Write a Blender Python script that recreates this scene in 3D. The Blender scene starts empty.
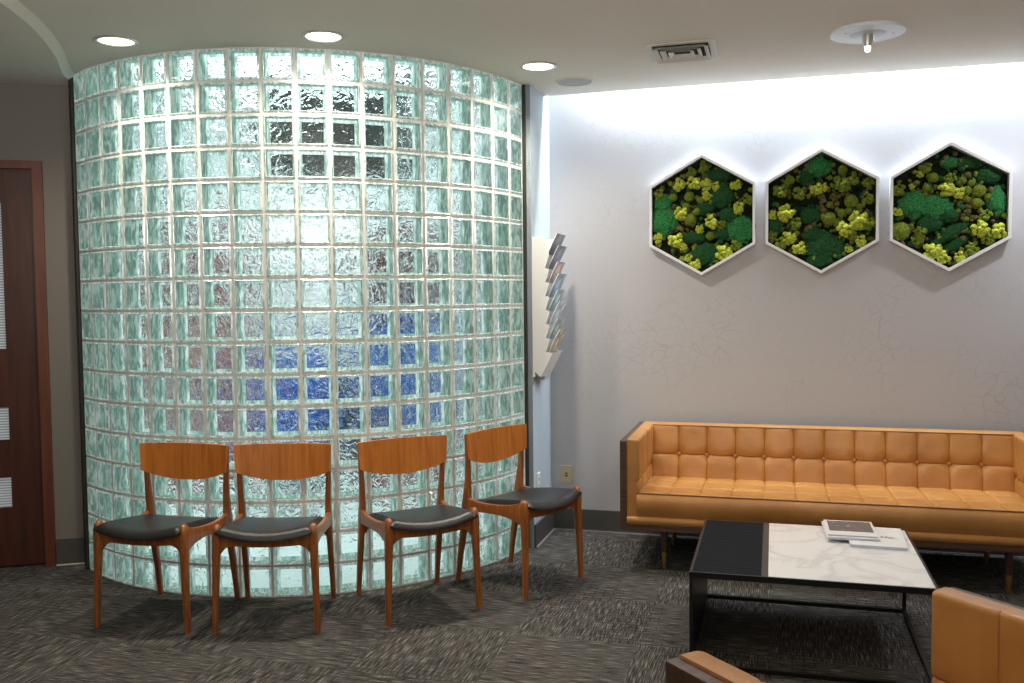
import bpy, bmesh, math, random
from mathutils import Vector, Matrix, noise
random.seed(7)
S = bpy.context.scene
COL = S.collection
PI = math.pi
rad = math.radians

# ------------------------------------------------------------------ helpers
def V(*a): return Vector(a)

def tag(o, label=None, cat=None, group=None, kind=None):
    if label: o['label'] = label
    if cat: o['category'] = cat
    if group: o['group'] = group
    if kind: o['kind'] = kind
    return o

def empty(name, loc=(0, 0, 0), rz=0.0):
    o = bpy.data.objects.new(name, None)
    o.location = loc
    o.rotation_euler = (0, 0, rz)
    o.empty_display_size = 0.1
    COL.objects.link(o)
    return o

def obj(name, bm, mats, parent=None, smooth=None, normals=True):
    """link a bmesh as one mesh object. smooth: None flat, or angle in degrees"""
    if normals:
        bmesh.ops.recalc_face_normals(bm, faces=bm.faces[:])
    me = bpy.data.meshes.new(name)
    if smooth is not None:
        for f in bm.faces: f.smooth = True
        a = rad(smooth)
        for e in bm.edges:
            if len(e.link_faces) == 2 and e.calc_face_angle(0) > a:
                e.smooth = False
    bm.to_mesh(me); bm.free()
    if not isinstance(mats, (list, tuple)): mats = [mats]
    for m in mats: me.materials.append(m)
    o = bpy.data.objects.new(name, me)
    if parent is not None: o.parent = parent
    COL.objects.link(o)
    return o

def box(bm, a, b, mi=0, M=None):
    x0, y0, z0 = a; x1, y1, z1 = b
    vs = [V(x, y, z) for x in (x0, x1) for y in (y0, y1) for z in (z0, z1)]
    if M: vs = [M @ v for v in vs]
    v = [bm.verts.new(p) for p in vs]
    for q in ((0, 1, 3, 2), (4, 6, 7, 5), (0, 4, 5, 1), (2, 3, 7, 6), (0, 2, 6, 4), (1, 5, 7, 3)):
        f = bm.faces.new([v[i] for i in q]); f.material_index = mi

def bevel_all(bm, w, seg=2, ang=30):
    es = [e for e in bm.edges if len(e.link_faces) == 2 and e.calc_face_angle(0) > rad(ang)]
    bmesh.ops.bevel(bm, geom=es, offset=w, segments=seg, affect='EDGES', profile=.6)

def rbox(a, b, w=.004, seg=2, M=None):
    bm = bmesh.new(); box(bm, a, b, 0, M)
    bmesh.ops.recalc_face_normals(bm, faces=bm.faces[:])
    bevel_all(bm, w, seg); return bm

def loft(bm, rings, cap=True, mi=0):
    R = [[bm.verts.new(p) for p in r] for r in rings]
    n = len(R[0])
    for a, b in zip(R[:-1], R[1:]):
        for i in range(n):
            f = bm.faces.new((a[i], a[(i + 1) % n], b[(i + 1) % n], b[i])); f.material_index = mi
    if cap:
        for r in (R[0], R[-1]):
            f = bm.faces.new(r); f.material_index = mi

def rrect(c, X, Y, hx, hy, n=4, k=.35):
    """rounded rectangle ring"""
    r = min(hx, hy) * 2 * k
    pts = []
    for qx, qy, a0 in ((1, 1, 0), (-1, 1, 90), (-1, -1, 180), (1, -1, 270)):
        cx, cy = qx * (hx - r), qy * (hy - r)
        for i in range(n):
            a = rad(a0 + 90 * i / (n - 1))
            pts.append(c + X * (cx + r * math.cos(a)) + Y * (cy + r * math.sin(a)))
    return pts

def prism(bm, pts, d, mi=0):
    """extrude closed polygon pts (Vectors) by vector d"""
    a = [bm.verts.new(p) for p in pts]; b = [bm.verts.new(p + d) for p in pts]
    n = len(a)
    f = bm.faces.new(a); f.material_index = mi
    f = bm.faces.new(b[::-1]); f.material_index = mi
    for i in range(n):
        f = bm.faces.new((a[i], b[i], b[(i + 1) % n], a[(i + 1) % n])); f.material_index = mi

def lathe(bm, prof, c=(0, 0, 0), n=32, mi=0, cap=True):
    rings = []
    c = Vector(c)
    for r, z in prof:
        rings.append([c + V(r * math.cos(2 * PI * i / n), r * math.sin(2 * PI * i / n), z) for i in range(n)])
    loft(bm, rings, cap, mi)

# ------------------------------------------------------------------ materials
def newmat(name):
    m = bpy.data.materials.new(name); m.use_nodes = True
    nt = m.node_tree
    return m, nt, nt.nodes['Principled BSDF'], nt.nodes['Material Output']

def pset(b, **k):
    names = dict(col='Base Color', rough='Roughness', metal='Metallic', spec='Specular IOR Level', coat='Coat Weight',
                 coatr='Coat Roughness', trans='Transmission Weight', ior='IOR', em='Emission Color', es='Emission Strength', sheen='Sheen Weight')
    for kk, v in k.items():
        if kk in ('col', 'em') and len(v) == 3: v = (*v, 1)
        b.inputs[names[kk]].default_value = v

def simple(name, col, rough=.5, **k):
    m, nt, b, o = newmat(name); pset(b, col=col, rough=rough, **k); return m

def N(nt, t, **k):
    n = nt.nodes.new(t)
    for a, v in k.items():
        if a.startswith('i_'):
            n.inputs[a[2:].replace('_', ' ')].default_value = v
        else: setattr(n, a, v)
    return n

def ramp(nt, stops):
    r = nt.nodes.new('ShaderNodeValToRGB')
    cr = r.color_ramp
    while len(cr.elements) > 1: cr.elements.remove(cr.elements[-1])
    cr.elements[0].position = stops[0][0]; cr.elements[0].color = (*stops[0][1], 1)
    for p, c in stops[1:]:
        e = cr.elements.new(p); e.color = (*c, 1)
    return r

def coords(nt, kind='Object', scale=(1, 1, 1), rot=(0, 0, 0)):
    tc = nt.nodes.new('ShaderNodeTexCoord'); mp = nt.nodes.new('ShaderNodeMapping')
    mp.inputs['Scale'].default_value = scale; mp.inputs['Rotation'].default_value = rot
    nt.links.new(tc.outputs[kind], mp.inputs['Vector'])
    return mp.outputs['Vector']

def addbump(nt, b, h, strength=.2, dist=.002):
    bp = N(nt, 'ShaderNodeBump'); bp.inputs['Strength'].default_value = strength; bp.inputs['Distance'].default_value = dist
    nt.links.new(h, bp.inputs['Height']); nt.links.new(bp.outputs['Normal'], b.inputs['Normal'])
    return bp

def wood(name, c1, c2, scale=(30, 30, 2), rough=.35, coat=.15):
    m, nt, b, o = newmat(name)
    v = coords(nt, 'Object', scale)
    n = N(nt, 'ShaderNodeTexNoise'); n.inputs['Scale'].default_value = 1.6; n.inputs['Detail'].default_value = 6; n.inputs['Distortion'].default_value = .6
    nt.links.new(v, n.inputs['Vector'])
    r = ramp(nt, [(.3, c1), (.5, tuple((a + d) / 2 for a, d in zip(c1, c2))), (.68, c2)])
    nt.links.new(n.outputs['Fac'], r.inputs['Fac']); nt.links.new(r.outputs['Color'], b.inputs['Base Color'])
    pset(b, rough=rough, coat=coat, coatr=.3)
    addbump(nt, b, n.outputs['Fac'], .06, .002)
    return m

def paint(name, col, rough=.75, bump=.05, sc=120):
    m, nt, b, o = newmat(name); pset(b, col=col, rough=rough)
    v = coords(nt, 'Object')
    n = N(nt, 'ShaderNodeTexNoise'); n.inputs['Scale'].default_value = sc; n.inputs['Detail'].default_value = 3
    nt.links.new(v, n.inputs['Vector']); addbump(nt, b, n.outputs['Fac'], bump, .002)
    return m

TH = -0.2772
DX = V(math.cos(TH), math.sin(TH), 0); NX = V(DX.y, -DX.x, 0); K = V(.2356, 5.5741, 0)
def SW(s, w, z=0): return K + DX * s + NX * w + V(0, 0, z)
H = 2.59

M = {}
# carpet tiles, quarter-turned, with broken linear loops
def carpet():
    m, nt, b, o = newmat('carpet')
    L = nt.links
    v = coords(nt, 'Object', (1, 1, 1), (0, 0, -TH))
    ck = N(nt, 'ShaderNodeTexChecker'); ck.inputs['Scale'].default_value = 1.9
    L.new(v, ck.inputs['Vector'])
    def streak(sc):
        mp = N(nt, 'ShaderNodeMapping'); mp.inputs['Scale'].default_value = sc; L.new(v, mp.inputs['Vector'])
        n = N(nt, 'ShaderNodeTexNoise'); n.inputs['Scale'].default_value = 1; n.inputs['Detail'].default_value = 1.5; n.inputs['Roughness'].default_value = .5
        L.new(mp.outputs['Vector'], n.inputs['Vector']); return n.outputs['Fac']
    a = streak((11, 250, 60)); c = streak((250, 11, 60))
    mx = N(nt, 'ShaderNodeMix', data_type='FLOAT')
    L.new(ck.outputs['Fac'], mx.inputs[0]); L.new(a, mx.inputs[2]); L.new(c, mx.inputs[3])
    # cracked angular line motif
    vd = N(nt, 'ShaderNodeTexVoronoi', feature='DISTANCE_TO_EDGE', distance='MANHATTAN') if False else N(nt, 'ShaderNodeTexVoronoi', feature='DISTANCE_TO_EDGE')
    mpv = N(nt, 'ShaderNodeMapping'); mpv.inputs['Scale'].default_value = (9, 17, 10); L.new(v, mpv.inputs['Vector']); L.new(mpv.outputs['Vector'], vd.inputs['Vector']); vd.inputs['Scale'].default_value = 1
    wn = N(nt, 'ShaderNodeTexNoise'); wn.inputs['Scale'].default_value = 9; L.new(v, wn.inputs['Vector'])
    wa = N(nt, 'ShaderNodeVectorMath', operation='MULTIPLY_ADD'); L.new(wn.outputs['Color'], wa.inputs[0]); wa.inputs[1].default_value = (.02, .02, 0); L.new(v, wa.inputs[2])
    bk = N(nt, 'ShaderNodeTexBrick'); L.new(wa.outputs[0], bk.inputs['Vector']); bk.inputs['Scale'].default_value = 1; bk.inputs['Brick Width'].default_value = .085; bk.inputs['Row Height'].default_value = .034; bk.inputs['Mortar Size'].default_value = .0035; bk.inputs['Mortar Smooth'].default_value = .3
    bk.inputs['Color1'].default_value = (1, 1, 1, 1); bk.inputs['Color2'].default_value = (.8, .8, .8, 1); bk.inputs['Mortar'].default_value = (.12, .12, .12, 1)
    vr = bk
    ln = N(nt, 'ShaderNodeTexNoise'); ln.inputs['Scale'].default_value = 1.3; L.new(v, ln.inputs['Vector'])
    lr = ramp(nt, [(.42, (0, 0, 0)), (.58, (1, 1, 1))]); L.new(ln.outputs['Fac'], lr.inputs['Fac'])
    r = ramp(nt, [(.30, (.022, .021, .021)), (.47, (.062, .058, .055)), (.57, (.125, .117, .108)), (.72, (.31, .29, .26))])
    L.new(mx.outputs[0], r.inputs['Fac'])
    mul = N(nt, 'ShaderNodeMix', data_type='RGBA', blend_type='MULTIPLY')
    mm = N(nt, 'ShaderNodeMath', operation='MULTIPLY'); L.new(lr.outputs['Color'], mm.inputs[0]); mm.inputs[1].default_value = .75
    L.new(mm.outputs[0], mul.inputs[0]); L.new(r.outputs['Color'], mul.inputs[6]); L.new(vr.outputs['Color'], mul.inputs[7])
    big = N(nt, 'ShaderNodeTexNoise'); big.inputs['Scale'].default_value = .9; L.new(v, big.inputs['Vector'])
    fine = N(nt, 'ShaderNodeTexNoise'); fine.inputs['Scale'].default_value = 260; L.new(v, fine.inputs['Vector'])
    fr = ramp(nt, [(.3, (.45, .45, .45)), (.7, (1.5, 1.5, 1.5))]); L.new(fine.outputs['Fac'], fr.inputs['Fac'])
    mu2 = N(nt, 'ShaderNodeMix', data_type='RGBA', blend_type='MULTIPLY'); mu2.inputs[0].default_value = 1
    L.new(mul.outputs[2], mu2.inputs[6]); L.new(fr.outputs['Color'], mu2.inputs[7])
    L.new(mu2.outputs[2], b.inputs['Base Color'])
    pset(b, rough=.95, spec=.15)
    addbump(nt, b, mx.outputs[0], .2, .003)
    return m
M['carpet'] = carpet()
M['ceil'] = paint('ceiling_paint', (.80, .76, .68), .8)
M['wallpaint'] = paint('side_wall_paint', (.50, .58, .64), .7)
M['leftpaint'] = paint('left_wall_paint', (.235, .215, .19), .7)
M['base'] = simple('baseboard_vinyl', (.085, .082, .075), .5)
M['whitewall'] = paint('back_room_paint', (.62, .65, .66), .7)
M['frame_black'] = simple('black_steel_channel', (.035, .035, .03), .45, metal=.3)
M['post'] = simple('edge_post', (.23, .17, .15), .5)
M['white'] = simple('white_plastic', (.80, .80, .79), .4)
M['white_frame'] = simple('white_frame_paint', (.80, .80, .80), .4)
M['lens'] = simple('lamp_lens', (1, 1, 1), .4, em=(1, .93, .82), es=9)
M['lens_dim'] = simple('lamp_lens_dim', (1, 1, 1), .4, em=(1, .9, .74), es=3)
M['ring'] = simple('lamp_trim', (.55, .54, .5), .3, metal=.5)
M['darkvoid'] = simple('duct_dark', (.012, .012, .012), .9)
M['grille'] = simple('speaker_grille', (.42, .43, .42), .6)

def backwall():
    m, nt, b, o = newmat('wallcovering')
    L = nt.links
    v = coords(nt, 'Object', (1, 1, 1), (0, 0, -TH))
    n0 = N(nt, 'ShaderNodeTexNoise'); n0.inputs['Scale'].default_value = 3; n0.inputs['Detail'].default_value = 2; L.new(v, n0.inputs['Vector'])
    ad = N(nt, 'ShaderNodeVectorMath', operation='MULTIPLY_ADD'); L.new(n0.outputs['Color'], ad.inputs[0]); ad.inputs[1].default_value = (.35, .35, .35); L.new(v, ad.inputs[2])
    vd = N(nt, 'ShaderNodeTexVoronoi', feature='DISTANCE_TO_EDGE'); vd.inputs['Scale'].default_value = 13; L.new(ad.outputs[0], vd.inputs['Vector'])
    r = ramp(nt, [(0, (.80, .80, .80)), (.025, (.93, .93, .93)), (.05, (1, 1, 1))]); L.new(vd.outputs['Distance'], r.inputs['Fac'])
    # pattern is fainter in places
    n1 = N(nt, 'ShaderNodeTexNoise'); n1.inputs['Scale'].default_value = 2.2; L.new(v, n1.inputs['Vector'])
    r1 = ramp(nt, [(.45, (0, 0, 0)), (.63, (.8, .8, .8))]); L.new(n1.outputs['Fac'], r1.inputs['Fac'])
    mul = N(nt, 'ShaderNodeMix', data_type='RGBA', blend_type='MULTIPLY'); L.new(r1.outputs['Color'], mul.inputs[0])
    mul.inputs[6].default_value = (.50, .50, .525, 1); L.new(r.outputs['Color'], mul.inputs[7])
    L.new(mul.outputs[2], b.inputs['Base Color']); pset(b, rough=.6)
    addbump(nt, b, r.outputs['Color'], .06, .001)
    return m
M['backwall'] = backwall()

# glass block materials
def block_front():
    m, nt, b, out = newmat('block_front_glass'); nt.nodes.remove(b); L = nt.links
    v = coords(nt, 'Object')
    n = N(nt, 'ShaderNodeTexNoise'); n.inputs['Scale'].default_value = 26; n.inputs['Detail'].default_value = 1.2; n.inputs['Distortion'].default_value = .6; L.new(v, n.inputs['Vector'])
    bp = N(nt, 'ShaderNodeBump'); bp.inputs['Strength'].default_value = .35; bp.inputs['Distance'].default_value = .006; L.new(n.outputs['Fac'], bp.inputs['Height'])
    tr = N(nt, 'ShaderNodeBsdfTransparent'); tr.inputs['Color'].default_value = (.90, .96, .94, 1)
    gl = N(nt, 'ShaderNodeBsdfGlossy'); gl.inputs['Roughness'].default_value = .06; L.new(bp.outputs['Normal'], gl.inputs['Normal'])
    fr = N(nt, 'ShaderNodeFresnel'); fr.inputs['IOR'].default_value = 1.6; L.new(bp.outputs['Normal'], fr.inputs['Normal'])
    mx = N(nt, 'ShaderNodeMixShader'); L.new(fr.outputs[0], mx.inputs[0]); L.new(tr.outputs[0], mx.inputs[1]); L.new(gl.outputs[0], mx.inputs[2])
    L.new(mx.outputs[0], out.inputs['Surface'])
    return m
def block_wave():
    m, nt, b, out = newmat('block_wavy_glass'); nt.nodes.remove(b); L = nt.links
    v = coords(nt, 'Object')
    n = N(nt, 'ShaderNodeTexNoise'); n.inputs['Scale'].default_value = 25; n.inputs['Detail'].default_value = 1.0; n.inputs['Distortion'].default_value = 1.0; L.new(v, n.inputs['Vector'])
    bp = N(nt, 'ShaderNodeBump'); bp.inputs['Strength'].default_value = .75; bp.inputs['Distance'].default_value = .020; L.new(n.outputs['Fac'], bp.inputs['Height'])
    g = N(nt, 'ShaderNodeBsdfGlass'); g.inputs['Color'].default_value = (.93, .98, .965, 1); g.inputs['Roughness'].default_value = .02; g.inputs['IOR'].default_value = 1.45
    L.new(bp.outputs['Normal'], g.inputs['Normal'])
    tr = N(nt, 'ShaderNodeBsdfTransparent'); tr.inputs['Color'].default_value = (.93, .98, .965, 1)
    mx = N(nt, 'ShaderNodeMixShader'); mx.inputs[0].default_value = .80; L.new(tr.outputs[0], mx.inputs[1]); L.new(g.outputs[0], mx.inputs[2]); L.new(mx.outputs[0], out.inputs['Surface'])
    return m
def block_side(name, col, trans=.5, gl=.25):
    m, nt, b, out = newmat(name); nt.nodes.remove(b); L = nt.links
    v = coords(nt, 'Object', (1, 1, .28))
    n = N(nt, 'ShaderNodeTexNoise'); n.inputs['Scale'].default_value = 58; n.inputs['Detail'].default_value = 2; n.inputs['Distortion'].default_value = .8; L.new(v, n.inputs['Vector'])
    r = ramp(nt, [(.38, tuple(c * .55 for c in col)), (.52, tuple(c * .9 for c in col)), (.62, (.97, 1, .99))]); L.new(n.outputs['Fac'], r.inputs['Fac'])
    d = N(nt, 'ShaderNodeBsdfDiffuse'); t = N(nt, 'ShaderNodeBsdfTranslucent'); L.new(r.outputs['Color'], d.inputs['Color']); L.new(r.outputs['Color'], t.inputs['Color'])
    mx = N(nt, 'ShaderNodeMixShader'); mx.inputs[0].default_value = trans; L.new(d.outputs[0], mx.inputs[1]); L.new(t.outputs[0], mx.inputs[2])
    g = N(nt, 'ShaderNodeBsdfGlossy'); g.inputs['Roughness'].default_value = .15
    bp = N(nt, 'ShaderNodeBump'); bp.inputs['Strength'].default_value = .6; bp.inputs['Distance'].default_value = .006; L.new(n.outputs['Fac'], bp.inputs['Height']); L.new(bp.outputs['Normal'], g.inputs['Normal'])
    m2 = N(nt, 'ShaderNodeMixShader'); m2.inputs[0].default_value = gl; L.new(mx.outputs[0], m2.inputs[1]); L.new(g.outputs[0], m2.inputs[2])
    em = N(nt, 'ShaderNodeEmission'); em.inputs['Strength'].default_value = .15; L.new(r.outputs['Color'], em.inputs['Color'])  # streaky glow added to stand in for light carried through the glass edges
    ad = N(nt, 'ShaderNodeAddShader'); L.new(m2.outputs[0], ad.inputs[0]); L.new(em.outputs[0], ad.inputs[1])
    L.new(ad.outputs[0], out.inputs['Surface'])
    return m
M['bfront'] = block_front(); M['bwave'] = block_wave()
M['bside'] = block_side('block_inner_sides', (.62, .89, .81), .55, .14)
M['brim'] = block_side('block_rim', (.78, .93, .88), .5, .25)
M['mortar'] = simple('block_joints', (.76, .76, .70), .6)

def leather(name, c1, c2, rough=.34):
    m, nt, b, o = newmat(name); L = nt.links
    v = coords(nt, 'Object')
    n = N(nt, 'ShaderNodeTexNoise'); n.inputs['Scale'].default_value = 5; n.inputs['Detail'].default_value = 4; L.new(v, n.inputs['Vector'])
    r = ramp(nt, [(.3, c1), (.7, c2)]); L.new(n.outputs['Fac'], r.inputs['Fac']); L.new(r.outputs['Color'], b.inputs['Base Color'])
    g = N(nt, 'ShaderNodeTexVoronoi'); g.inputs['Scale'].default_value = 350; L.new(v, g.inputs['Vector'])
    w = N(nt, 'ShaderNodeTexNoise'); w.inputs['Scale'].default_value = 16; w.inputs['Detail'].default_value = 3; w.inputs['Distortion'].default_value = 1.5; L.new(v, w.inputs['Vector'])
    mt = N(nt, 'ShaderNodeMath', operation='MULTIPLY_ADD'); L.new(g.outputs['Distance'], mt.inputs[0]); mt.inputs[1].default_value = .12; L.new(w.outputs['Fac'], mt.inputs[2])
    pset(b, rough=rough, spec=.5)
    addbump(nt, b, mt.outputs[0], .25, .005)
    return m
M['leather'] = leather('tan_leather', (.38, .165, .040), (.50, .235, .066))
M['leather_dark'] = simple('leather_seam', (.16, .06, .015), .6)
M['walnut'] = wood('walnut_shell', (.045, .022, .013), (.11, .055, .032), (3, 40, 40), .4, .1)
M['teak'] = wood('teak_frame', (.23, .065, .014), (.42, .140, .030), (40, 40, 5), .32, .25)
M['teak_back'] = wood('teak_backrest', (.50, .145, .018), (.75, .265, .045), (26, 26, 1.6), .42, .08)
M['brass'] = simple('brass', (.55, .36, .14), .3, metal=.9)
M['vinyl'] = leather('black_vinyl', (.016, .016, .017), (.024, .024, .026), .36)
M['door'] = wood('door_wood', (.052, .013, .007), (.095, .025, .012), (20, 20, 1.5), .4, .2)
M['casing'] = wood('casing_wood', (.12, .03, .013), (.19, .05, .022), (20, 20, 1.5), .4, .2)
M['blackmetal'] = simple('black_metal', (.012, .012, .013), .35, metal=.2)

def marble():
    m, nt, b, o = newmat('marble'); L = nt.links
    v = coords(nt, 'Object')
    n = N(nt, 'ShaderNodeTexNoise'); n.inputs['Scale'].default_value = 3.5; n.inputs['Detail'].default_value = 9; n.inputs['Distortion'].default_value = .9; L.new(v, n.inputs['Vector'])
    r = ramp(nt, [(.0, (.84, .84, .84)), (.44, (.83, .83, .83)), (.50, (.70, .70, .71)), (.54, (.82, .82, .82)), (1, (.87, .87, .87))]); L.new(n.outputs['Fac'], r.inputs['Fac'])
    L.new(r.outputs['Color'], b.inputs['Base Color']); pset(b, rough=.16)
    return m
M['marble'] = marble()
def ribbed():
    m, nt, b, o = newmat('ribbed_black_wood'); L = nt.links
    v = coords(nt, 'Object', (1, 1, 1), (0, 0, rad(-24)))
    w = N(nt, 'ShaderNodeTexWave', wave_type='BANDS', bands_direction='Y'); w.inputs['Scale'].default_value = 13; w.inputs['Distortion'].default_value = 1.0; w.inputs['Detail'].default_value = 0; w.inputs['Detail Scale'].default_value = .4; L.new(v, w.inputs['Vector'])
    r = ramp(nt, [(.3, (.003, .004, .005)), (.9, (.018, .022, .028))]); L.new(w.outputs['Fac'], r.inputs['Fac']); L.new(r.outputs['Color'], b.inputs['Base Color'])
    pset(b, rough=.65, spec=.06); addbump(nt, b, w.outputs['Fac'], .3, .002)
    return m
M['ribbed'] = ribbed()
M['paper'] = simple('paper_pages', (.55, .58, .70), .6)
M['cover_white'] = simple('cover_white', (.80, .80, .80), .35)
M['cover_grey'] = simple('cover_picture', (.14, .125, .12), .35)
M['beige'] = simple('beige_plate', (.62, .50, .30), .4)
M['dark'] = simple('socket_dark', (.02, .02, .02), .5)

def moss(name, c1, c2, sc=60):
    m, nt, b, o = newmat(name); L = nt.links
    v = coords(nt, 'Object')
    n = N(nt, 'ShaderNodeTexNoise'); n.inputs['Scale'].default_value = sc; n.inputs['Detail'].default_value = 5; L.new(v, n.inputs['Vector'])
    r = ramp(nt, [(.32, c1), (.66, c2)]); L.new(n.outputs['Fac'], r.inputs['Fac']); L.new(r.outputs['Color'], b.inputs['Base Color'])
    pset(b, rough=.9, spec=.1); addbump(nt, b, n.outputs['Fac'], .9, .006)
    return m
M['lime'] = moss('reindeer_moss_lime', (.22, .27, .015), (.62, .68, .10), 5)
M['olive'] = moss('olive_moss', (.06, .095, .010), (.24, .30, .04), 6)
M['green'] = moss('green_moss', (.004, .05, .016), (.06, .30, .09), 11)
M['deep'] = moss('deep_green_moss', (.006, .030, .010), (.035, .13, .045), 11)
M['brownmoss'] = moss('brown_moss', (.06, .05, .016), (.20, .17, .07), 8)
M['mossback'] = moss('moss_backing', (.003, .006, .003), (.014, .022, .008), 40)

# ------------------------------------------------------------------ the setting
def quad(bm, pts, mi=0):
    f = bm.faces.new([bm.verts.new(Vector(p)) for p in pts]); f.material_index = mi; return f
def struct(name, bm, m, parent=None, smooth=None):
    o = obj(name, bm, m, parent, smooth)
    if parent is None: o['kind'] = 'structure'
    return o

CX, CY, RO = -1.1956, 5.7078, 1.3865
A0 = -2.43287; DA = 0.1116035
A1 = A0 + 18 * DA
def arc(a, r, z=0): return V(CX + r * math.cos(a), CY + r * math.sin(a), z)

bm = bmesh.new()
quad(bm, [(-6, -3.6, 0), (5, -3.6, 0), (5, 9, 0), (-6, 9, 0)])
struct('floor', bm, M['carpet'])

ZT = 2.86
SL = .13     # width of the light slot between ceiling and back wall
SR = 3.15    # right wall
# back wall
bm = bmesh.new(); prism(bm, [SW(0, 0), SW(SR, 0), SW(SR, -.12), SW(0, -.12)], V(0, 0, ZT)); struct('wall_back', bm, M['backwall'])
# short side wall between glass end and the corner (a solid partition)
WE = .445
bm = bmesh.new(); prism(bm, [SW(0, -.12), SW(0, WE), SW(-.09, WE), SW(-.09, -.12)], V(0, 0, ZT)); struct('wall_side', bm, M['wallpaint'])
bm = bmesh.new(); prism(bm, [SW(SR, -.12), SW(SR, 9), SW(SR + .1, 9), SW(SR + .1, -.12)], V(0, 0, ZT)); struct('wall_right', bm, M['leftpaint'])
# wall behind the camera
bm = bmesh.new(); prism(bm, [V(-5, -3.3, 0), V(2.5, -3.3, 0), V(2.5, -3.4, 0), V(-5, -3.4, 0)], V(0, 0, 2.7)); struct('wall_rear', bm, M['leftpaint'])
# left wall with the door in it
LA = V(-2.3, 4.95, 0); la = rad(15); LD = V(math.cos(la), math.sin(la), 0); LN = V(LD.y, -LD.x, 0)
def LW(t, o, z=0): return LA + LD * t + LN * o + V(0, 0, z)
bm = bmesh.new()
prism(bm, [LW(-.2, 0), LW(.02, 0), LW(.02, -.12), LW(-.2, -.12)], V(0, 0, 2.62))
prism(bm, [LW(-2.6, 0), LW(-1.16, 0), LW(-1.16, -.12), LW(-2.6, -.12)], V(0, 0, 2.62))
prism(bm, [LW(-1.16, 0, 2.13), LW(-.2, 0, 2.13), LW(-.2, -.12, 2.13), LW(-1.16, -.12, 2.13)], V(0, 0, .49))
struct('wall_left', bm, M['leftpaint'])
bm = bmesh.new(); P = LW(-2.6, 0); prism(bm, [P, P + V(-.1, 0, 0), V(P.x - .1, -3.4, 0), V(P.x, -3.4, 0)], V(0, 0, 2.62)); struct('wall_far_left', bm, M['leftpaint'])

# ceiling: follows the curved glass, stops short of the back wall for the light slot
step = [V(-2.262, 4.93, 0), V(-2.212, 4.717, 0), V(-2.150, 4.55, 0), V(-2.089, 4.400, 0), V(-2.035, 4.23, 0), V(-1.985, 4.06, 0), V(-1.935, 3.85, 0), V(-1.900, 3.622, 0), V(-1.885, 3.35, 0), V(-1.90, 3.0, 0), V(-1.96, 2.6, 0), V(-2.1, 2.1, 0), V(-2.4, 1.5, 0), V(-2.8, 1.0, 0), V(-3.5, .5, 0), V(-5.0, .1, 0)]
bm = bmesh.new()
up = V(0, 0, H)
arcpts = [arc(A0 + (A1 - A0) * i / 54, RO - .03, 0) for i in range(55)]
ring = arcpts + [SW(-.02, WE), SW(0, SL), SW(SR, SL), SW(SR, 9.2), V(-5.0, -3.5, 0)] + step[::-1][:-1]
f = bm.faces.new([bm.verts.new(p + up) for p in ring])
# slot lip and slot top
quad(bm, [SW(0, SL, H), SW(SR, SL, H), SW(SR, SL, ZT), SW(0, SL, ZT)])
quad(bm, [SW(0, 0, ZT), SW(SR, 0, ZT), SW(SR, SL, ZT), SW(0, SL, ZT)])
bmesh.ops.triangulate(bm, faces=[f])
struct('ceiling', bm, M['ceil'])
# lower ceiling field at the far left with a sloped curved edge
bm = bmesh.new()
DZ = .028
low = [p + V(-.036, -.012, 0) for p in step]
g = [p + V(0, 0, H - DZ) for p in low] + [LW(-2.6, .0, H - DZ), LW(.02, .0, H - DZ)]
f = bm.faces.new([bm.verts.new(p) for p in g]); bmesh.ops.triangulate(bm, faces=[f])
for i in range(len(step) - 1):
    quad(bm, [step[i] + up, step[i + 1] + up, low[i + 1] + V(0, 0, H - DZ), low[i] + V(0, 0, H - DZ)])
struct('ceiling_lower', bm, M['ceil'], smooth=None)

# baseboards
bm = bmesh.new(); prism(bm, [SW(0, 0), SW(SR, 0), SW(SR, .012), SW(0, .012)], V(0, 0, .13)); struct('baseboard_back', bm, M['base'])
bm = bmesh.new(); prism(bm, [SW(0, .012), SW(0, WE), SW(.012, WE), SW(.012, .012)], V(0, 0, .13)); struct('baseboard_side', bm, M['base'])
bm = bmesh.new(); prism(bm, [LW(-.175, 0), LW(.0, 0), LW(.0, .012), LW(-.175, .012)], V(0, 0, .14)); struct('baseboard_left', bm, M['base'])
M['trimstrip'] = simple('trim_strip', (.28, .27, .25), .6)
# pale floor trim strip at the foot of the skirting
bm = bmesh.new(); prism(bm, [SW(0.012, .012), SW(SR, .012), SW(SR, .022), SW(.012, .022)], V(0, 0, .006)); struct('trim_1', bm, M['trimstrip'])
bm = bmesh.new(); prism(bm, [SW(.012, .022), SW(.012, WE), SW(.022, WE), SW(.022, .022)], V(0, 0, .006)); struct('trim_2', bm, M['trimstrip'])

bm = bmesh.new(); prism(bm, [LW(-.175, .012), LW(.0, .012), LW(.0, .020), LW(-.175, .020)], V(0, 0, .006)); struct('trim_6', bm, M['mortar'])
# door
dr = empty('door_1', LW(-.68, -.03)); dr['kind'] = 'structure'
def rel(o, P): o.matrix_parent_inverse = Matrix.Translation(-P.location); return o
def lbox(t0, t1, o0, o1, z0, z1):
    b_ = bmesh.new(); prism(b_, [LW(t0, o0, z0), LW(t1, o0, z0), LW(t1, o1, z0), LW(t0, o1, z0)], V(0, 0, z1 - z0)); return b_
panes = [(1.174, 1.945), (.69, .8615), (.326, .487)]
PX0, PX1 = -.62, -.388
bm = bmesh.new()
T0, T1, O0, O1 = -1.13, -.232, -.06, -.02
def addl(t0, t1, z0, z1): prism(bm, [LW(t0, O0, z0), LW(t1, O0, z0), LW(t1, O1, z0), LW(t0, O1, z0)], V(0, 0, z1 - z0))
addl(PX1, T1, .01, 2.12); addl(T0, PX0, .01, 2.12)
zs = [.01] + [z for p in sorted(panes) for z in p] + [2.12]
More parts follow.
